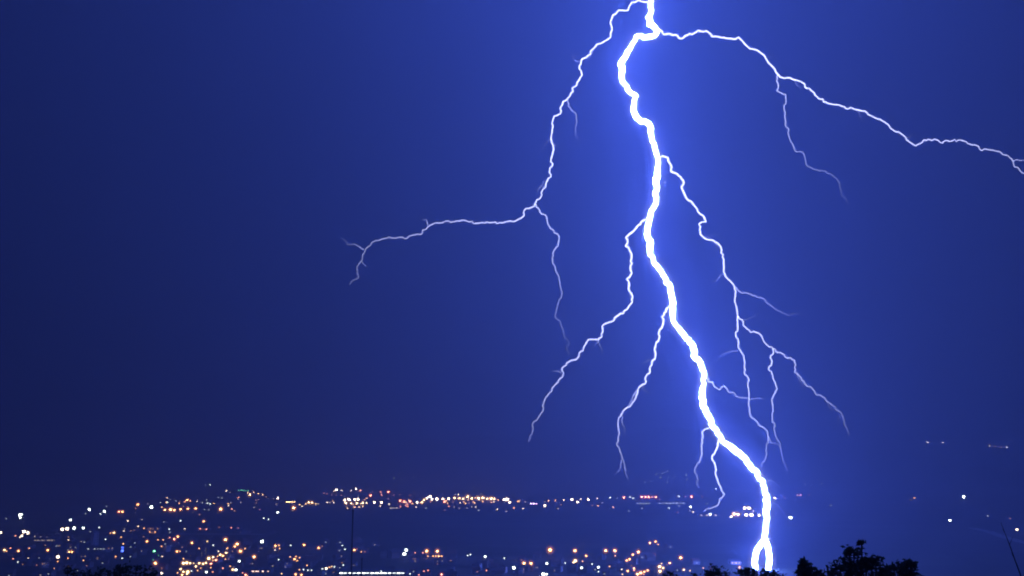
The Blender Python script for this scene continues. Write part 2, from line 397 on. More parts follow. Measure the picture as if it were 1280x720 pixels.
branch([(881, 470), (886, 474), (891.8, 483.3), (899.4, 488), (904, 483.3), (917.8, 493), (931.5, 498.6), (945, 497), (956, 500)], 1.35, 2, 71, base=1.1, fade_to=.15)
branch([(890, 529), (886.8, 532), (877.8, 541), (877.8, 561), (874, 577), (868.8, 588), (872, 602.6), (875, 610)], 1.5, 2, 72, base=1.25, fade_to=.15)
branch([(901, 547), (897.6, 552), (890.4, 572), (894, 588), (899.4, 604.5), (904.9, 617), (895.8, 631.5), (879.6, 639.5)], 1.75, 3, 73, base=1.0, fade_to=.25)
branch([(951, 597), (963, 601.7), (969, 605), (975.5, 611.7)], 0.9, 1, 74, base=.7)
branch([(957, 622), (966, 627), (976, 637), (985, 651), (992, 662)], 0.9, 1, 75, base=.35)

hairs(B1, 9, 7, b1, r1)
hairs(B5, 9, 11, b5, r5)
hairs(B4, 8, 10, b4, r4)
hairs(B3, 5, 9, b3, r3)
hairs(B2, 5, 8, b2, r2)
# ------------------------------------------------------------------ foreground trees on the hillside
def tree(name, label, Y, lobes, trunk_px, dens=1.0, seed=1, group='dark treetops on the hillside', leaf=0.3):
    """lobes: (px, py, r_px) leaf clumps seen from the viewpoint; the crown gets as much depth as width"""
    rnd = random.Random(seed); m = Y / FPX
    base = at_y(trunk_px, 720, Y); base.z = terrain(base.x, base.y) - 0.3
    root = thing(name, label, 'tree', base, 0, group)
    inv = Matrix.Translation(-base)
    L = []
    for (x, y, r) in lobes:
        L.append((at_y(x, y, Y + rnd.uniform(-1, 1) * r * m * 1.2), r * m))
    low = min(l[0].z for l in L); cx = sum(l[0].x for l in L) / len(L)
    top = max(L, key=lambda l: l[0].z)
    fork = Vector((base.x + (cx - base.x) * .5, Y, base.z + (low - base.z) * 0.72))
    bm = bmesh.new()
    hgt = low - base.z
    add_tube(bm, [inv @ p for p in (base, base.lerp(fork, .5) + Vector((.15, .1, 0)), fork, fork.lerp(top[0], .5), top[0])],
             [hgt * .030 + .1, hgt * .024 + .06, hgt * .02 + .04, .08, .03], 8)
    obj('trunk', bm, M['bark'], root, True)
    bm = bmesh.new()
    for c, r in L:
        s = base.lerp(fork, rnd.uniform(.75, 1.0))
        mid = s.lerp(c, .5) + Vector((rnd.uniform(-.2, .2), rnd.uniform(-.3, .3), -.15 * (c - s).length))
        add_tube(bm, [inv @ s, inv @ mid, inv @ c, inv @ (c + Vector((rnd.uniform(-.3, .3) * r, rnd.uniform(-.3, .3) * r, r * .9)))], [.09, .06, .03, .012], 5)
    obj('limbs', bm, M['bark'], root, True)
    bm = bmesh.new()
    for c, r in L:
        nt_ = max(6, int(26 * dens * (r / 0.6) ** 1.6))
        for k in range(nt_):
            d = Vector((rnd.gauss(0, 1), rnd.gauss(0, 1), rnd.gauss(0, 1))).normalized()
            tip = c + d * r * rnd.uniform(.35, 1.12) ; tip.z += .12 * r
            for q in range(9):                                  # a spray of leaves round each twig end
                p = inv @ (tip + Vector((rnd.gauss(0, .3), rnd.gauss(0, .3), rnd.gauss(0, .22))) * min(1, r * 1.2))
                s = leaf * rnd.uniform(.5, 1.1)
                a = Vector((rnd.gauss(0, 1), rnd.gauss(0, 1), rnd.gauss(0, .6))).normalized()
                b = a.cross(Vector((rnd.gauss(0, 1), rnd.gauss(0, 1), rnd.gauss(0, 1)))).normalized()
                bm.faces.new([bm.verts.new(p - a * s * .5), bm.verts.new(p + b * s * .22), bm.verts.new(p + a * s * .5), bm.verts.new(p - b * s * .22)])
    obj('crown', bm, M['leaf'], root)
    return root
tree('tree', 'tallest dark leafy treetop with a pointed tip, between the two lower crowns', 46,
     [(1077, 683, 4.5), (1067, 690, 7), (1062, 693, 5), (1072, 700, 11), (1057, 704, 8), (1046, 712, 9), (1090, 701, 6), (1095, 702, 6), (1083, 712, 13), (1060, 716, 13), (1100, 714, 10), (1040, 718, 6), (1072, 730, 18), (1100, 732, 16), (1050, 734, 14)], 1076, 1.0, 101)
tree('tree', 'broad rounded dark treetop sloping away at the far right of the tall one', 49,
     [(1133, 706, 6.5), (1138, 704, 5), (1124, 711, 8), (1112, 712, 7), (1136, 716, 9), (1144, 720, 8), (1110, 722, 11), (1125, 728, 14), (1146, 733, 10)], 1126, 1.0, 102)
tree('tree', 'small dark treetop with a spiky tip, just right of the lightning foot', 44,
     [(1002, 702, 4), (1006, 708, 5.5), (998, 713, 5), (1013, 711, 6), (1021, 716, 6.5), (1008, 719, 9), (1027, 721, 6), (1016, 728, 11), (1000, 730, 9)], 1012, 1.0, 103)
tree('tree', 'low dark tree crown under the lightning foot', 60,
     [(935, 713, 5), (926, 717, 6), (943, 716, 5), (936, 723, 9), (957, 717, 6), (968, 719, 6), (960, 725, 9), (977, 724, 6)], 948, .9, 104)
tree('tree', 'low dark tree crown against the last city lamps left of the lightning foot', 62,
     [(892, 714, 6), (900, 716, 6), (884, 718, 6), (893, 723, 9), (908, 722, 7), (835, 722, 6), (845, 724, 7), (870, 725, 7)], 890, .9, 105)
tree('tree', 'dark tree crown at the lower left in front of the blue sign', 70,
     [(150, 710, 6), (158, 712, 6), (143, 716, 7), (170, 713, 7), (180, 717, 7), (155, 722, 10), (172, 724, 10), (192, 722, 7), (160, 734, 14), (186, 734, 12)], 164, .62, 106)
tree('tree', 'loose dark tree crown at the lower left below the lamp-lit block', 74,
     [(84, 713, 5), (92, 716, 6), (100, 722, 7), (112, 721, 6), (126, 716, 6), (134, 720, 7), (118, 727, 9), (136, 729, 9), (98, 731, 9)], 112, .5, 107)
# bare leaning stem at the right edge
P0 = [at_y(x, y, 30) for x, y in ((1280, 735), (1275, 717), (1268, 698), (1262, 681), (1256.5, 667), (1251, 653))]
b0 = Vector((P0[0].x + .5, 30, 0)); b0.z = terrain(b0.x, 30) - .2
st = thing('sapling', 'thin bare leaning sapling in front of the pale road at the right edge', 'tree', b0)
bm = bmesh.new(); inv = Matrix.Translation(-b0)
add_tube(bm, [inv @ p for p in [b0, b0.lerp(P0[0], .5) + Vector((.1, 0, 0))] + P0], [.05, .04, .022, .019, .016, .013, .010, .006], 6)
obj('trunk', bm, M['bark'], st, True)
for (x, y, x2, y2) in ((1268, 698, 1263, 690), (1262, 681, 1266, 671), (1256.5, 667, 1253, 661)):
    a, b = at_y(x, y, 30), at_y(x2, y2, 30.2)
    bm = bmesh.new(); add_tube(bm, [inv @ a, inv @ a.lerp(b, .6), inv @ b], [.008, .006, .003], 5)
    obj('limb', bm, M['bark'], st, True)

# ------------------------------------------------------------------ masts
def mast(name, label, Y, px, top, wpx, rods):
    p = at_y(px, top, Y); b = Vector((p.x, p.y, terrain(p.x, p.y) - .3))
    t_ = thing(name, label, 'mast', b); h = p.z - b.z; m = Y / FPX
    r = wpx * m / 2
    bm = bmesh.new(); add_tube(bm, [(0, 0, 0), (0, 0, h * .6), (0, 0, h)], [r * 1.25, r * 1.05, r * .75], 10)
    obj('pole', bm, M['mast'], t_, True)
    bm = bmesh.new()
    add_box(bm, (0, 0, .2), (r * 6, r * 6, .5)); obj('base_plate', bm, M['kerb'], t_)
    for dz, wx in rods:
        bm = bmesh.new(); add_tube(bm, [(-wx * m, 0, h - dz * m), (wx * m, 0, h - dz * m)], .05, 6)
        add_box(bm, (0, 0, h - dz * m), (r * 3, r * 3, .25)); obj('cross_arm', bm, M['mast'], t_)
    bm = bmesh.new(); add_tube(bm, [(0, 0, h), (0, 0, h + 4 * m)], [.06, .02], 6); obj('antenna', bm, M['mast'], t_)
mast('mast', 'tall slender dark mast rising in front of the far town lights', 520, 441.2, 637, 2.0, ((1.5, 2.2),))
mast('mast', 'short thin dark mast beside the tall one', 560, 452.5, 697, 1.7, ((2, 1.6),))

# ------------------------------------------------------------------ lights of the city
# colour letters: O sodium orange, Y yellow, W warm white, C cool white, R reddish, G green, P violet, B blue
RGB = dict(O=(1.0, 0.46, 0.16), Y=(1.0, 0.64, 0.28), W=(1.0, 0.78, 0.54), C=(0.90, 1.0, 0.93), R=(1.0, 0.36, 0.20), G=(0.25, 1.0, 0.45), P=(0.85, 0.55, 1.0), B=(0.08, 0.16, 1.0), K=(1.0, 0.62, 0.5))
CNAME = dict(O='orange', Y='yellow', W='warm white', C='cool white', R='reddish', G='green', P='violet', B='blue')
LIGHTS = """
25.4 643.5 C4;25.4 647 C3;9 648 C1;1.4 665.5 W3;13 665.6 C1;30 664.5 W4;35 666 W4;27.4 669.6 W3;44.4 670 W1;52 670.7 W1;60 671 W1;68 665 C1;71.5 672 C1;5.5 687.4 Y3;8 689 O2;23 688.7 O3;36.4 685.3 O2;59.7 687.6 O3;59.5 681 O1;88.2 649.9 C3;78 661.6 W4;84 661 W4;92.8 660 C4;104.2 659.9 C3;85.4 674.9 W2;86 670.7 O1;86.5 690 O3;90 690 O3;72.6 696.1 W4;72.2 701.7 O2;22.2 702.6 C2;52 696.4 C1;63 697.8 C1;107.6 677 C1;124 659.3 C2;114 664 C1;111.5 637 C3;107 641.5 C1;130.6 639.2 C3;125.7 642.2 C2;133.6 632.5 C1;148.6 639.7 R3;153 639.7 O3;159.7 651.3 W2;142.4 665.8 Y3;138 666.4 O2;154.9 663.8 W2;156 660.6 W1;132 674.2 C2;123.6 693.6 C1;131 703 C1;144.7 695.7 O2;152.8 697.8 C2;100.3 712.8 C1;62.5 716.5 C1;50 718 W1;13 718.5 C1;
172.2 630.6 O3;189.4 633.9 C4;209.2 627.9 C2;201.5 628 C1;214 624 C1;220.4 626 C1;206 637.3 O3;213.2 637 O4;218 637.6 O3;225.8 636.6 O3;234.9 635.7 O3;244.5 635.5 O3;234 625.2 O3;231 627 O2;238 626 O2;253 628 C1;258.9 628.8 C2;262.8 630 C2;258 625 C1;256 636.6 C1;261.4 637 C1;262 605.9 C2;256.5 606 C1;282.7 613.5 W2;288.5 615 W1;273.7 621.6 C1;278 622 C1;298 624 W1;301 627.5 W1;285.8 632 W2;275.9 636.4 O4;288.7 628 W1;160 651 W2;178 649 W1;206 652 C1;225.5 651 C2;254.7 651.7 O3;230.9 661 W2;172.6 658 W2;163.5 663 O1;168 662 O1;187 664.5 O2;194 665 O2;222.2 670.7 O3;217.7 674 R3;212 672 R2;211.5 661.5 C2;213 665 C1;250 661 R2;258 661.5 R2;274.6 658.6 R1;289 659.5 R2;298 659.5 R1;183.8 676.6 O3;240 678.5 O3;281.8 674.5 O4;296.5 680 O4;293.5 683 O3;300.4 688.9 O4;284.5 685 O2;290.5 688.4 O1;266.5 681.5 C2;230 683.3 O1;234.3 688.8 C1;221.3 689.3 O3;225 689 O2;207.8 679.7 C1;214 681 C1;202 683 O2;192.8 688.8 G3;179.2 686.2 C1;164.8 695 C1;170.4 678 C1;163.5 683 C1;199.6 693.8 G1;202.7 695.6 W2;194.2 704 O4;190.6 699 G1;202.4 716.4 W3;
229.4 704 Y4;233.5 703.6 Y4;237.5 704 Y3;242 704 Y2;244.8 708 Y3;249 704 Y3;253.8 704.6 Y3;257.4 703.7 Y3;261 698 Y4;266.4 696.5 Y3;270 700 R3;263.7 704.6 R3;275.4 693.4 Y3;278.5 694.7 O3;282.7 691 Y3;281.8 699 O2;251 710 O2;258.3 715 C3;234.8 714.6 Y4;225.8 711.3 Y3;229.4 714.6 Y3;234 717 Y3;239.3 713.6 C2;227.6 718.5 O3;266 700.5 O2;272 695.5 O2;247 713 O2;222 716 O2;299 701.5 C3;291 712 Y3;295 712.3 C3;303.4 716 R2;307 718.5 R3;
312.3 618.5 Y3;310 616 Y2;317 615 Y2;305 613 G1;323 617.4 Y2;328.3 618.3 Y2;332.5 620.7 O1;347.5 622.5 W3;346.6 630 W1;341.5 623 W1;374.4 630.6 Y2;377.6 633 W2;382 629.7 Y2;386 627.8 Y3;390 628.2 Y3;394.8 630 Y2;398.4 629.7 W1;367.2 634.8 O4;347.3 640.5 C3;329.8 647.8 C2;335.6 649 C2;318 634 W1;348.7 605 W1;337 605.3 W1;327.6 676.8 C4;344.2 682.4 O3;348.7 682 O2;349.6 685.7 O2;343.8 687.5 W2;363.2 681.7 C2;380 681.2 O3;398.4 684.8 O3;348.2 699.6 C2;317.5 696 O4;301 689 O3;368.2 698.9 O3;370 695.6 O2;374.4 697 O2;371 701 O2;362 694.7 O1;341 706.5 W1;428 682 C2;431.4 686.6 C2;424.6 687.5 C1;443 687.5 O3;451.6 689.7 O2;446.6 685.7 R1;457 689 R1;408 710.6 W3;403 711 C2;414.6 708 Y2;418 708.5 C2;412 704 W1;379.4 712 C2;385 712.8 C2;389.3 712.8 C2;429 706.4 C2;426.4 709 C1;369.5 718 O3;376.7 718.5 O3;352 717 Y2;
420.6 612 W3;418 613.5 W2;427.3 613 W2;439 613.5 W2;445.3 611.3 W3;449.8 613.5 R1;431 625 W3;436 624.6 W4;443.5 624.3 W3;447.7 624.3 W3;448 620.7 W1;409 628 W2;413 628 W1;417.3 628 W2;432.7 629 Y3;439 629.2 Y3;446 629 Y3;453.4 628.8 Y3;458 628.6 W2;434.5 635 Y2;442.6 634 Y2;449 633.7 Y2;453.5 633 Y2;405 616 R1;409 617 R1;415 618 R1;421 618.5 R1;427 619 R1;
451 613 R2;463 619.4 R3;467 615 R1;476 615 R2;477 619 R2;485.6 615 R3;492.4 619 R1;499 618 R1;512.6 619.4 R1;468 628 W3;476.7 628 W3;475.3 632.4 W2;500.2 626 R3;505 627 R3;512.6 626.7 R3;509 630 R2;509.6 633 R2;500.5 633 R2;521.3 628 W3;520 633.7 W2;527.6 628 Y3;530 625 Y3;534 622.5 W3;537.5 620.8 W4;540 624 W3;546.2 623.8 W4;553.8 623.4 W3;555.6 627 R3;561 623.4 W3;568.3 622.5 Y3;566.5 627 R1;569 618 W1;572.8 618 W2;579 623.4 Y3;584.5 621 Y4;580 627.4 O2;591.7 627.4 O2;598 622.9 Y4;603.5 622.5 Y4;603.5 627 O2;609 623.4 Y3;601.7 617 W1;590 623 Y3;574 622.8 Y3;568.3 633.3 W1;574.6 634.8 W1;582.7 634.8 W1;589 633.3 W1;594.4 633.7 W2;591.7 609.5 C1;492.8 598 C1;502.4 599 C1;498.8 592.7 C1;517.4 595.8 C1;
508 687.5 C4;505.4 692.4 C4;519 691 R2;533.4 688.8 O4;528.5 691 R2;546.6 689 O4;584.5 694.4 C2;588 693.3 C2;606.7 695.6 C3;606 700 O3;476.5 714 C2;488.5 715 Y1;512.6 717.3 C2;523.6 718.7 R2;530 714 R2;535 713 R2;552 718 R3;608 713 R2;595 713.7 R1;621.7 713.7 R1;564 714 R1;
614 623.4 Y4;618 623.8 Y3;622.6 625 O2;614.4 628 O2;630 624.5 W3;634 624 W4;637 628 W3;632.5 621 W1;647.3 626.7 O2;656 626.7 W1;621.7 636.6 W2;632.5 638.7 W1;642.4 634.8 O2;653.6 635.5 W2;681.2 632 W3;685.8 626 O2;681 627 W1;694.3 625.6 O2;704.8 625 W2;702 630.6 O1;696.6 635.5 W1;715 624.3 W3;721.9 627.6 W3;725.9 623.8 W2;735.4 624.3 W3;746.3 623 W2;740 632 O1;747.2 632 O2;753.5 628 W1;712 601 C1;
687.6 687.5 O5;718.7 688.4 O4;732.7 694.7 O3;757 688.4 O4;719.2 701 Y4;717 703 Y3;728.2 701.6 O2;727 709.7 C3;655 704 O4;663.6 704.3 O4;683.6 704.3 C3;697.6 700.5 C1;706.6 703.8 C2;642.4 709.7 C4;630.3 697.8 C2;679 717.7 C4;683 717.7 C3;740 705 C2;747.7 709 C3;743.6 711 C1;748 714.6 C2;756.8 716.4 C1;
768.6 688.3 O4;769 694.7 O2;798 690 O4;791 693.3 O3;787 699 O3;783.5 700.5 O3;817.2 693.7 O3;812.3 678.6 O3;819.3 677 O3;822.6 680.5 O2;836.6 683 C1;850.8 697 O4;837.2 703.8 O3;826.9 704.4 Y2;824.6 708.3 Y4;829 710 Y3;825 714 Y4;869.3 702.9 C1;854.7 712.2 Y3;862.5 713.4 Y2;846 711.8 C1;879 709.9 O2;889.7 709.9 O1;792.5 710.6 O3;784.7 713.7 O3;803.2 711.2 C1;809.6 713 O3;797 717.5 O4;801 716 O4;805.5 714.6 O3;778 718 Y2;839.5 716 O1;
762.7 622 C2;771.5 622 C1;779.9 621.8 R3;787.6 621.4 C2;791.5 622.8 C2;802.2 621.2 R3;807 621.2 R3;811 621.2 R3;815 621.4 R2;819.7 621.4 R3;825 624 R1;836.2 635 C2;802 635 C1;849 632 C1;863 633.5 C3;848.9 620.4 C2;864.4 620.8 R3;856.6 621 R1;877.6 620.4 R1;883.5 629 C1;866.4 639.9 W2;862.5 638 W1;846 640 R1;887.7 642.6 C3;894.6 610.5 C2;785.3 638.3 C1;766.6 634 O2;754 627.6 C1;
820 593 C1;827 591.6 C1;830.4 589.3 C1;834 588.6 C1;825.5 597 C1;835.3 596.5 C1;842 596.5 C1;813.9 601.8 C1;806 602.4 C1;833.3 602.4 C1;857.6 593.6 C1;857.6 598.5 C1;934 613.8 C1;
931 635 W4;936.5 635.2 W4;917.5 642.5 Y4;922.5 643 Y4;913.8 645.6 W3;927.7 638.7 W1;932.8 643.6 W4;939.4 643.6 W4;942 638.7 W2;949 644 W3;968.3 622.5 W3;973.7 623 R1;978.6 619.8 R1;981.3 622.5 R1;997.2 618.9 R2;1000.8 619 R2;1010.7 618.5 R1;1006 605 C1;1014 606 C1;1027 604.5 C1;988.2 646.9 C4;924.4 709 O3;937.6 715.8 W2;947.5 713.7 O2;1038 631.5 C1;1143 622.4 O2;1138 624.5 O1;1004 718 O2;1204.7 621 C4;1187.5 650.5 C3;1234 644.7 C1;1261 647.8 O1;1271 662 W3;1159.4 553.3 W2;1177.8 553.3 W2;1237.4 557 W2;1244.5 558 O1;1251.5 558.8 O1;1258.5 559.2 W2;1263.8 549.8 W1;565 553 O1
"""
_r = random.Random(9)
for (xa, xb), (ya, yb), n_ in (((5, 215), (655, 712), 14), ((160, 340), (620, 660), 8), ((310, 470), (676, 712), 8), ((470, 900), (694, 716), 12), ((345, 760), (622, 638), 8)):
    for _ in range(n_):
        LIGHTS += ';%.1f %.1f %s1' % (_r.uniform(xa, xb), _r.uniform(ya, yb), _r.choice('OWCROW'))
for (xa, ya, xb, yb, sp, n_) in ((150, 668, 330, 690, 5, 22), (225, 700, 320, 714, 5, 16), (200, 628, 300, 632, 4, 12), (405, 626, 520, 630, 5, 16), (520, 627, 650, 627, 3, 16), (760, 706, 840, 714, 4, 10), (335, 690, 420, 714, 6, 10), (5, 680, 110, 706, 8, 10)):
    for _ in range(n_):
        f = _r.random()
        LIGHTS += ';%.1f %.1f %sh' % (xa + (xb - xa) * f, ya + (yb - ya) * f + _r.gauss(0, sp), _r.choice(('O2', 'O2', 'Y2', 'R2', 'O2', 'W2', 'O1')))
def district(x, y):
    if y < 600: return 'high on the dark hillside'
    if y < 645:
        if x < 165: return 'at the suburb edge'
        if x < 250: return 'in the long suburb'
        if x < 345: return 'on the rise'
        if x < 403: return 'in the small far cluster'
        if x < 460: return 'behind the tall mast'
        if x < 519: return 'in the red-lit far town'
        if x < 645: return 'in the brightest far row'
        if x < 760: return 'in the scattered far row'
        if x < 905: return 'in the far row'
        if x < 952: return 'in the floodlit yard'
        return 'beyond the bolt'
    if x > 905: return 'near the foot of the bolt' if x < 1010 else 'on the dark slope'
    if x < 45: return 'at the city edge'
    if x < 106: return 'around the floodlit depot'
    if x < 160: return 'around the tall pale block'
    if x < 218: return 'right of the blue sign'
    if x < 312 and y > 689: return 'along the bright boulevard'
    if x < 312: return 'above the boulevard'
    if x < 400: return 'in the middle blocks'
    if x < 470: return 'at the foot of the tall mast'
    if x < 625: return 'in the dim quarter'
    if x < 690: return 'by the biggest orange lamp'
    if x < 760: return 'in the cool-lit quarter'
    return 'in the orange-lit quarter'
ORD = ('first second third fourth fifth sixth seventh eighth ninth tenth eleventh twelfth thirteenth fourteenth fifteenth sixteenth seventeenth eighteenth nineteenth twentieth twenty-first twenty-second twenty-third twenty-fourth twenty-fifth twenty-sixth twenty-seventh twenty-eighth twenty-ninth thirtieth').split()
ORD += ['twentyfirst'] * 0 + ['number %d' % k for k in range(31, 90)]
BRI = {1: 'faint', 2: 'small', 3: 'bright', 4: 'dazzling', 5: 'biggest'}
RPX = {1: 0.6, 2: 0.75, 3: 0.95, 4: 1.25, 5: 1.6}
STR = {1: 0.6, 2: 2.3, 3: 7.0, 4: 11.0, 5: 13.0}
HALO = {2: 0.16, 3: 0.34, 4: 0.48, 5: 0.55}
HALO_PX = {2: 1.8, 3: 2.2, 4: 2.9, 5: 3.8}

# prototypes: street lamp, floodlight mast, house -- meshes shared by every copy
def cyl(r0, r1, h, n=8, z0=0):
    bm = bmesh.new(); add_tube(bm, [(0, 0, z0), (0, 0, z0 + h)], [r0, r1], n); return bm
def globe(sx=1, sy=1, sz=1):
    bm = bmesh.new(); bmesh.ops.create_uvsphere(bm, u_segments=10, v_segments=6, radius=1, matrix=Matrix.Diagonal((sx, sy, sz, 1))); return bm
dummy = emit((1, 1, 1), 1)
MESH = {}
def reg(name, bm, mat):
    me = mesh_of(name, bm); me.materials.append(mat); MESH[name] = me; return me
reg('pole', cyl(.22, .12, 1), M['metal'])
bm = bmesh.new(); add_box(bm, (0, 0, 0), (2.2, .16, .16)); reg('arm', bm, M['metal'])
reg('lamp_head', globe(1, 1, .8), dummy)
bm = bmesh.new(); add_tube(bm, [(0, 0, .75), (0, 0, 1.0)], [1.05, .3], 10); reg('lamp_cap', bm, M['metal'])
bm = bmesh.new()
add_box(bm, (0, .5, 0), (3.2, .25, 1.8)); reg('lamp_bracket', bm, M['metal'])
bm = bmesh.new()
for i in (-1, 1):
    for j in (-.5, .5):
        bmesh.ops.create_uvsphere(bm, u_segments=8, v_segments=5, radius=.52, matrix=Matrix.Translation((i * .62, 0, j * 1.05)) @ Matrix.Diagonal((1.15, .7, .95, 1)))
reg('floodlight', bm, dummy)
_gl = {}
GRGB = dict(O=(1.0, 0.33, 0.07), Y=(1.0, 0.50, 0.15), W=(1.0, 0.66, 0.38), C=(0.75, 1.0, 0.88), R=(1.0, 0.20, 0.09), G=(0.2, 1.0, 0.4), P=(0.8, 0.5, 1.0))
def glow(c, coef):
    """emissive volume added round a lamp to give it lens bloom"""
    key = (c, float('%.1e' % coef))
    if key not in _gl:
        m = bpy.data.materials.new('bloom_halo'); m.use_nodes = True
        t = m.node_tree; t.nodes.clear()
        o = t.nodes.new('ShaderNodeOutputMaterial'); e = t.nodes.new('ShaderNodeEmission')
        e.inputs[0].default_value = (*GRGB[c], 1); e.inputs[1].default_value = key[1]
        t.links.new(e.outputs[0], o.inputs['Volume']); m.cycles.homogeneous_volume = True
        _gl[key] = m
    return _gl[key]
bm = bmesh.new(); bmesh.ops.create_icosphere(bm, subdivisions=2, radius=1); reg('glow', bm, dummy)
def link(name, me, parent, loc=(0, 0, 0), scale=(1, 1, 1), mat=None, rz=0):
    o = bpy.data.objects.new(name, me); COL.objects.link(o); o.parent = parent
    o.location = loc; o.scale = scale; o.rotation_euler = (0, 0, rz)
    if mat is not None:
        o.material_slots[0].link = 'OBJECT'; o.material_slots[0].material = mat
    return o
def gable(w, d, h, rh):
    """wall shell with gable ends, and a separate roof of two overhanging slopes"""
    bm = bmesh.new()
    v = [bm.verts.new(p) for p in ((-w/2, -d/2, 0), (w/2, -d/2, 0), (w/2, d/2, 0), (-w/2, d/2, 0), (-w/2, -d/2, h), (w/2, -d/2, h), (w/2, d/2, h), (-w/2, d/2, h), (-w/2, 0, h + rh), (w/2, 0, h + rh))]
    for f in ((0, 1, 5, 4), (2, 3, 7, 6), (1, 2, 6, 9, 5), (3, 0, 4, 8, 7), (4, 5, 9, 8), (6, 7, 8, 9)): bm.faces.new([v[i] for i in f])
    wl = bm
    bm = bmesh.new(); o, t = .5, .25; k = rh / (d / 2)
    for s in (-1, 1):
        a = [(-w/2 - o, s * (d/2 + o), h - k * o + .06), (w/2 + o, s * (d/2 + o), h - k * o + .06), (w/2 + o, 0, h + rh + .06), (-w/2 - o, 0, h + rh + .06)]
        lo = [bm.verts.new(p) for p in a]; hi = [bm.verts.new((p[0], p[1], p[2] + t)) for p in a]
        bm.faces.new(lo[::-1]); bm.faces.new(hi)
        for i in range(4): bm.faces.new((lo[i], lo[(i + 1) % 4], hi[(i + 1) % 4], hi[i]))
    return wl, bm
HOUSE = []
for i, (w_, d_, h_, rh_) in enumerate(((9, 8, 5.2, 2.4), (12, 8, 3.4, 2.2), (8, 9, 6, 2.8))):
    a, b = gable(w_, d_, h_, rh_)
    wa = mesh_of('wall', a); wa.materials.append(M['walls'][i]); ro = mesh_of('roof', b); ro.materials.append(M['roof'][i])
    HOUSE.append((w_, d_, h_, rh_, wa, ro))
bm = bmesh.new(); add_box(bm, (0, 0, 0), (1, .12, 1)); reg('window', bm, dummy)
bm = bmesh.new(); add_box(bm, (0, 0, 0), (1, .12, 1)); reg('dark_window', bm, M['glass'])
bm = bmesh.new(); add_box(bm, (0, 0, 0), (.8, .8, 2)); reg('chimney', bm, M['roof'][1])

items = []; HOMES = set()
for tok in LIGHTS.replace('\n', '').split(';'):
    if not tok.strip(): continue
    x, y, k = tok.split(); items.append((float(x), float(y), k[0], int(k[1]))); HOMES.add(items[-1]) if k.endswith('h') else None
def kind_of(x, y, c, b):
    if b == 1 or (x, y, c, b) in HOMES: return 'house'
    if b >= 3 and c in 'CW': return 'floodlight_mast'
    return 'street_lamp'
buckets = {}
for i, (x, y, c, b) in enumerate(items):
    buckets.setdefault((kind_of(x, y, c, b), c, b, district(x, y)), []).append((x, i))
label_of = {}
NOUN = dict(house='house window', floodlight_mast='floodlight mast', street_lamp='street lamp')
for (kd, c, b, di), L in buckets.items():
    L.sort()
    for n_, (x, i) in enumerate(L):
        what = (('faint' if b == 1 else 'clear') + f' {CNAME[c]} house window' if kd == 'house' else f'{BRI[b]} {CNAME[c]} {NOUN[kd]}')
        if len(L) == 1: label_of[i] = f'{what} {di}'
        else: label_of[i] = f'{what}, {ORD[n_]} from the left {di}'
GROUPN = dict(house='houses with a lit window', floodlight_mast='floodlight masts in the city', street_lamp='street lamps of the city')
rnd = random.Random(77)
for i, (x, y, c, b) in enumerate(items):
    kd = kind_of(x, y, c, b)
    hh = {'house': 2.6, 'floodlight_mast': 13.0, 'street_lamp': 8.5}[kd]
    p = ground_hit(x, y, hh); d = p.y
    want = RPX[b] * d / FPX                                      # radius that fills its spot in the photo
    trans = math.exp(-HAZE_DENSITY * d)
    if kd == 'house':
        w_, d_, h_, rh_, wa, ro = HOUSE[i % 3]
        t_ = thing('house', label_of[i], 'house', p - Vector((0, 0, .4)), rnd.uniform(-.25, .25), GROUPN[kd])
        link('wall', wa, t_); link('roof', ro, t_)
        r = min(1.3 + d * .0002, max(.6, want)); st_ = STR[b] / trans * min(8, (want / r) ** 2)
        link('window', MESH['window'], t_, (rnd.uniform(-1.5, 1.5), -d_ / 2 - .04, 2.6), (2 * r, 1, min(2.6, 1.7 * r)), emit(RGB[c], st_))
        link('chimney', MESH['chimney'], t_, (w_ * .28, 1, h_ + rh_))
        continue
    t_ = thing(kd, label_of[i], 'street lamp' if kd == 'street_lamp' else 'floodlight', p - Vector((0, 0, .3)), rnd.uniform(-.6, .6), GROUPN[kd])
    r = min((1.6 if b < 5 else 2.2) + d * .0003, max(.5, want)); st_ = STR[b] / trans * min(8, (want / r) ** 2) * (1 + .6 * sstep(4000, 5200, d) - 1.0 * sstep(6000, 7500, d))
    m_ = emit(RGB[c], round(st_ * 2) / 2 + .01)
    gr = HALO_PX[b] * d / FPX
    link('glow', MESH['glow'], t_, (0, 0, hh + .3), (gr, gr, gr), glow(c, HALO[b] * (.5 if c in 'CW' else .85) / (2 * gr) / trans))  # added glow ball, imitates lens bloom round the lamp
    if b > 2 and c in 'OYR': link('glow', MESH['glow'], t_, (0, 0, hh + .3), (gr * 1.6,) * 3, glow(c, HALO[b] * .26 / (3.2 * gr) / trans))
    if kd == 'street_lamp':
        link('pole', MESH['pole'], t_, (-1.1, 0, 0), (1, 1, hh + r + .4))
        link('arm', MESH['arm'], t_, (0, 0, hh + r + .35))
        link('lamp_head', MESH['lamp_head'], t_, (0, 0, hh + .3), (r, r, r), m_)
        link('lamp_cap', MESH['lamp_cap'], t_, (0, 0, hh + .3), (r, r, r))
    else:
        link('pole', MESH['pole'], t_, (0, .9, 0), (1.4, 1.4, hh + 1.5))
        link('lamp_bracket', MESH['lamp_bracket'], t_, (0, 0, hh + .3), (r * .8, 1, r))
        link('floodlight', MESH['floodlight'], t_, (0, -.35, hh + .3), (r * 1.05, r * .8, r * .95), m_)

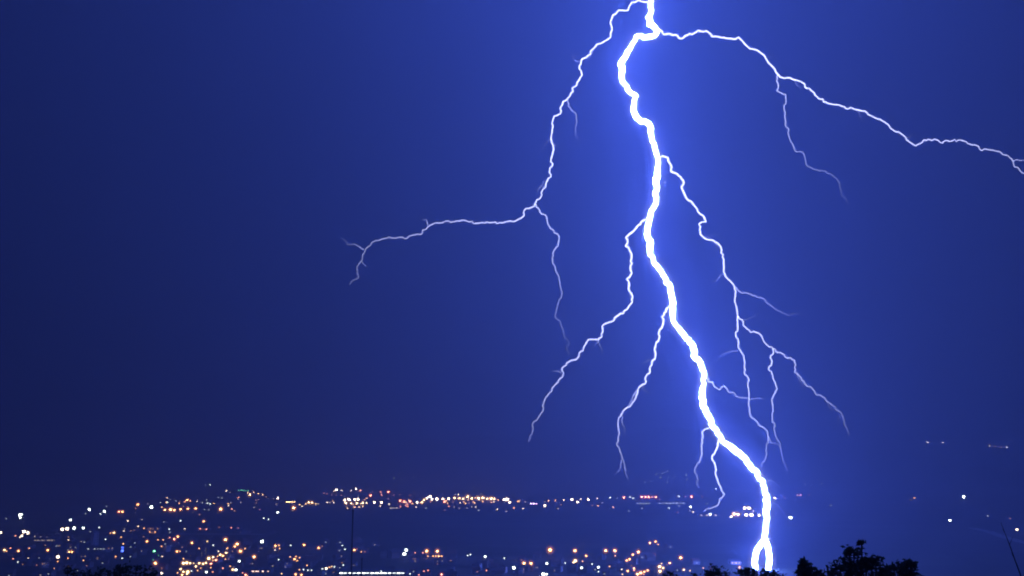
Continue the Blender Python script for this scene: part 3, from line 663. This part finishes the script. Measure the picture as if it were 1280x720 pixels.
# ------------------------------------------------------------------ blocks and halls
def block(name, label, cat, px, py, wpx, hpx, wall, depth=12, lit=(), floors=None, cols=None, roofbox=True, rz=0.12, group=None):
    """a flat-roofed building: wall, parapet roof, windows set proud; py is where its base stands"""
    p = ground_hit(px, py); m = p.y / FPX; w_, h_ = wpx * m, hpx * m
    t_ = thing(name, label, cat, p + Vector((0, depth / 2, -.4)), rz, group)
    bm = bmesh.new(); add_box(bm, (0, 0, h_ / 2), (w_, depth, h_)); obj('wall', bm, wall, t_)
    bm = bmesh.new(); add_box(bm, (0, 0, h_ + .22), (w_ + .5, depth + .5, .44))
    if roofbox: add_box(bm, (w_ * .15, 0, h_ + .44 + .9), (min(3, w_ * .3), 3, 1.8))
    obj('roof', bm, M['roof'][1], t_)
    fl = floors or max(1, int(h_ / 3.2)); cl = cols or max(2, int(w_ / 3))
    for f in range(fl):
        for c in range(cl):
            x = (c + .5) / cl * w_ - w_ / 2; z = (f + .55) * h_ / fl
            k = next((q for q in lit if q[0] == f and q[1] == c), None)
            sx, sz = w_ / cl * .55, h_ / fl * .45
            if k: link('window', MESH['window'], t_, (x, -depth / 2 - .03, z), (sx, 1, sz), emit(RGB[k[2]], k[3]))
            else: link('window', MESH['dark_window'], t_, (x, -depth / 2 - .03, z), (sx, 1, sz))
    return t_
block('apartment_block', 'tall narrow pale apartment block standing alone above the dark trees', 'building', 116.5, 682, 7, 17, M['pale'], 9, rz=.75)
block('apartment_block', 'squat grey block with lit stairwell windows left of the tall pale one', 'building', 88.5, 692, 11, 12, M['walls'][1], 12, [(0, 0, 'C', .6), (1, 0, 'C', .5), (2, 1, 'W', .5), (2, 3, 'C', .4)])
block('apartment_block', 'dark block with pale upright strips above the boulevard', 'building', 255, 696, 9, 14, M['walls'][3], 10, [(0, 0, 'W', .25), (1, 0, 'W', .25), (2, 2, 'W', .22), (3, 2, 'W', .25), (1, 2, 'W', .2)], 5, 4)
block('office_block', 'wide block with glowing orange windows standing in for lamp light on its front', 'building', 190.5, 668, 14, 9, M['walls'][1], 14, [(f, c, 'O', .3 + .25 * ((f * 3 + c * 5) % 3)) for f in range(2) for c in range(5) if (f + c) % 4], 2, 5, rz=.05)  # window glow put in for the lamp light on the facade
block('warehouse', 'long low hall with a pinkish roof above the boulevard', 'building', 254, 663.5, 15, 4, M['walls'][1], 16, [(0, c, 'R', .35) for c in range(1, 5)], 1, 6, rz=0)
block('warehouse', 'broad grey depot roof at the lower left edge', 'building', 24, 687, 20, 4, M['walls'][1], 24, floors=1, rz=0)
block('apartment_block', 'grey pair of flat-roofed blocks right of the tall mast', 'building', 479, 698, 8, 8, M['walls'][1], 12)
block('office_block', 'low block under reddish lamps near the bottom edge', 'building', 532, 719, 11, 6, M['walls'][1], 12)
block('office_block', 'dim reddish block at the bottom edge right of the red-lit one', 'building', 563, 722, 14, 7, M['walls'][2], 12)
block('house', 'pale gravel-yard house below the row of small windows', 'building', 121, 701, 9, 6, M['walls'][1], 10, [(0, 1, 'Y', .3)])

BL = [(9, 676, 7, 7), (36, 699, 10, 6), (52, 710, 9, 7), (70, 684, 8, 7), (101, 700, 8, 6), (135, 690, 8, 6), (166, 676, 7, 6), (176, 694, 8, 7), (206, 690, 7, 8), (215, 708, 9, 8), (238, 695, 8, 7), (270, 707, 9, 8), (286, 700, 8, 7), (308, 706, 10, 8), (322, 690, 7, 6), (338, 701, 9, 7), (356, 710, 10, 7), (386, 700, 8, 6), (402, 719, 9, 7), (421, 700, 8, 6), (516, 703, 9, 6), (548, 706, 8, 6), (596, 712, 10, 7), (628, 716, 10, 7), (648, 717, 9, 7), (668, 714, 9, 6), (698, 715, 9, 7), (733, 716, 9, 7), (752, 700, 7, 5), (772, 708, 8, 6), (818, 719, 8, 6)]
br = random.Random(31)
def bl_label(x, y, lit):
    k = (bool(lit), district(x, y)); SEEN_[k] = SEEN_.get(k, -1) + 1
    return 'dim %s flat-roofed block, %s from the left %s' % ('partly lit' if lit else 'unlit', ORD[SEEN_[k]], district(x, y))
BL.sort(); SEEN_ = {}
for n_, (x, y, wp, hp) in enumerate(BL):
    wi = br.randrange(4); wm = M['walls'][wi] if br.random() < .6 else M['pale']
    fl = max(2, int(hp * .42)); lit = [(br.randrange(fl), br.randrange(4), br.choice('OYWWC'), br.uniform(.25, .8)) for _ in range(br.randint(0, 3))]
    block('apartment_block', bl_label(x, y, lit), 'building', x, y, wp, hp, wm, 10, lit, fl, 4, rz=br.choice((.35, .55, .75, -.3)), group='dim blocks of the city')
def hall(label, x0, x1, y, c, st, n, hpx=3.0, name='market_hall', wall=None, glow=.6, group='halls with a band of lit windows'):
    p = ground_hit((x0 + x1) / 2, y + hpx * .55); m = p.y / FPX
    w_ = (x1 - x0) * m + 3; h_ = max(4.5, hpx * m)
    t_ = thing(name, label, 'building', p + Vector((0, 7, -.3)), 0, group)
    a, b = gable(w_, 14, h_, 2.0)
    obj('wall', a, wall or M['walls'][1], t_); obj('roof', b, M['roof'][1], t_)
    tr = math.exp(-HAZE_DENSITY * p.y)
    hr = random.Random(int(x0 * 7))
    for i in range(n):
        if n < 14 and hr.random() < .18: continue
        k = hr.uniform(.35, 1.35)
        x = ((i + .5) / n - .5) * (w_ - 3) + hr.uniform(-.6, .6)
        link('window', MESH['window'], t_, (x, -7.04, h_ * .55), ((w_ - 3) / n * glow, 1, min(h_ * .5, 1.05 * m)), emit(RGB[c], round(st * k * 1.7 / tr, 1)))
hall('low hall with a yellowish strip of light by the floodlit depot', 43, 68, 675.6, 'W', .26, 12)
hall('far roof with a greenish strip of light on the rise', 297, 311, 613, 'G', .35, 5)
hall('far hall with a bright yellow strip left of the mast', 357, 369, 627.4, 'Y', 2.2, 5)
hall('low hall with a pinkish white strip at the bottom edge', 307, 336, 715, 'K', 1.8, 10)
hall('longest hall with an even row of cool white windows at the bottom edge', 425, 505, 716.6, 'C', 2.6, 15, 4.2, glow=.72)
hall('far grey shed with a dull strip of light in the red-lit town', 487, 498, 635, 'W', .5, 3)
hall('shed with an orange strip of light right of the mast', 534, 553, 696, 'O', 2.2, 6, 2.4)
hall('far greenhouse with a short dull pale strip left of the bolt', 796, 813, 629.2, 'C', .35, 5)
hall('far greenhouse with a longer dull pale strip left of the bolt', 823, 856, 629, 'C', .28, 8)
hall('far hall with a pale strip of light just left of the bolt', 875, 900, 644, 'W', .7, 7)
hall('small hall with a violet strip under the foot of the bolt', 915, 925, 704.6, 'P', .9, 4, 2.4)
hall('far hall with a glowing violet white strip in the scattered row', 659, 672, 629.5, 'P', 2.6, 4)
hall('grey shed with a dull strip beside the tall mast', 432, 443, 707.7, 'W', .22, 4, 2.4)
hall('low block with a dotted row of small white windows near the tall pale block', 109, 131, 686.5, 'C', .35, 6, 3, glow=.5)

# the blue sign on its two legs
p = ground_hit(152.8, 692, 0); m = p.y / FPX
t_ = thing('advertising_sign', 'glowing blue upright sign beside the dark tree crown', 'sign', p - Vector((0, 0, .3)))
bm = bmesh.new(); add_box(bm, (0, 0, 5.6 * m), (3.4 * m, .5, 7.4 * m)); obj('sign_box', bm, M['metal'], t_)
for z, s in ((3.6, 6.0), (7.2, 3.0)):
    bm = bmesh.new(); add_box(bm, (0, -.32, z * m), (3.0 * m, .1, 2.6 * m)); obj('sign_panel', bm, emit(RGB['B'], s), t_)
for s in (-1, 1):
    bm = bmesh.new(); add_tube(bm, [(s * m, 0, 0), (s * m, 0, 2.2 * m)], .2, 6); obj('leg', bm, M['metal'], t_)

# unlit houses and blocks of the dark quarters
rnd = random.Random(4242)
ZONES = [((2, 100), (664, 716), 8, 'at the city edge'), ((120, 215), (652, 700), 6, 'around the tall pale block'), ((215, 330), (650, 716), 9, 'by the boulevard'),
         ((330, 470), (680, 718), 6, 'around the tall mast'), ((470, 640), (694, 718), 8, 'in the dim quarter'), ((640, 760), (696, 718), 6, 'in the cool-lit quarter'), ((760, 880), (702, 718), 3, 'in the orange-lit quarter')]
placed = []
for (xa, xb), (ya, yb), n_, di in ZONES:
    L = []
    tries = 0
    while len(L) < n_ and tries < 400:
        tries += 1
        x, y = rnd.uniform(xa, xb), rnd.uniform(ya, yb)
        if any(abs(x - q[0]) < 5.5 and abs(y - q[1]) < 2.6 for q in placed): continue
        placed.append((x, y)); L.append((x, y))
    L.sort()
    for k, (x, y) in enumerate(L):
        p = ground_hit(x, y)
        i = rnd.randrange(3); w_, d_, h_, rh_, wa, ro = HOUSE[i]
        t_ = thing('house', 'unlit dark gabled house, %s from the left %s' % (ORD[k], di), 'house', p - Vector((0, 0, .4)), rnd.uniform(-.5, .5), 'unlit houses ' + di)
        s = rnd.uniform(.9, 1.5)
        link('wall', wa, t_, scale=(s, s, s)); link('roof', ro, t_, scale=(s, s, s))
        for q in (-.25, .25):
            link('window', MESH['dark_window'], t_, (q * w_ * s, (-d_ / 2) * s - .03, 2.2 * s), (1.3, 1, 1.3))
        link('chimney', MESH['chimney'], t_, (w_ * .28 * s, 1, (h_ + rh_) * s))
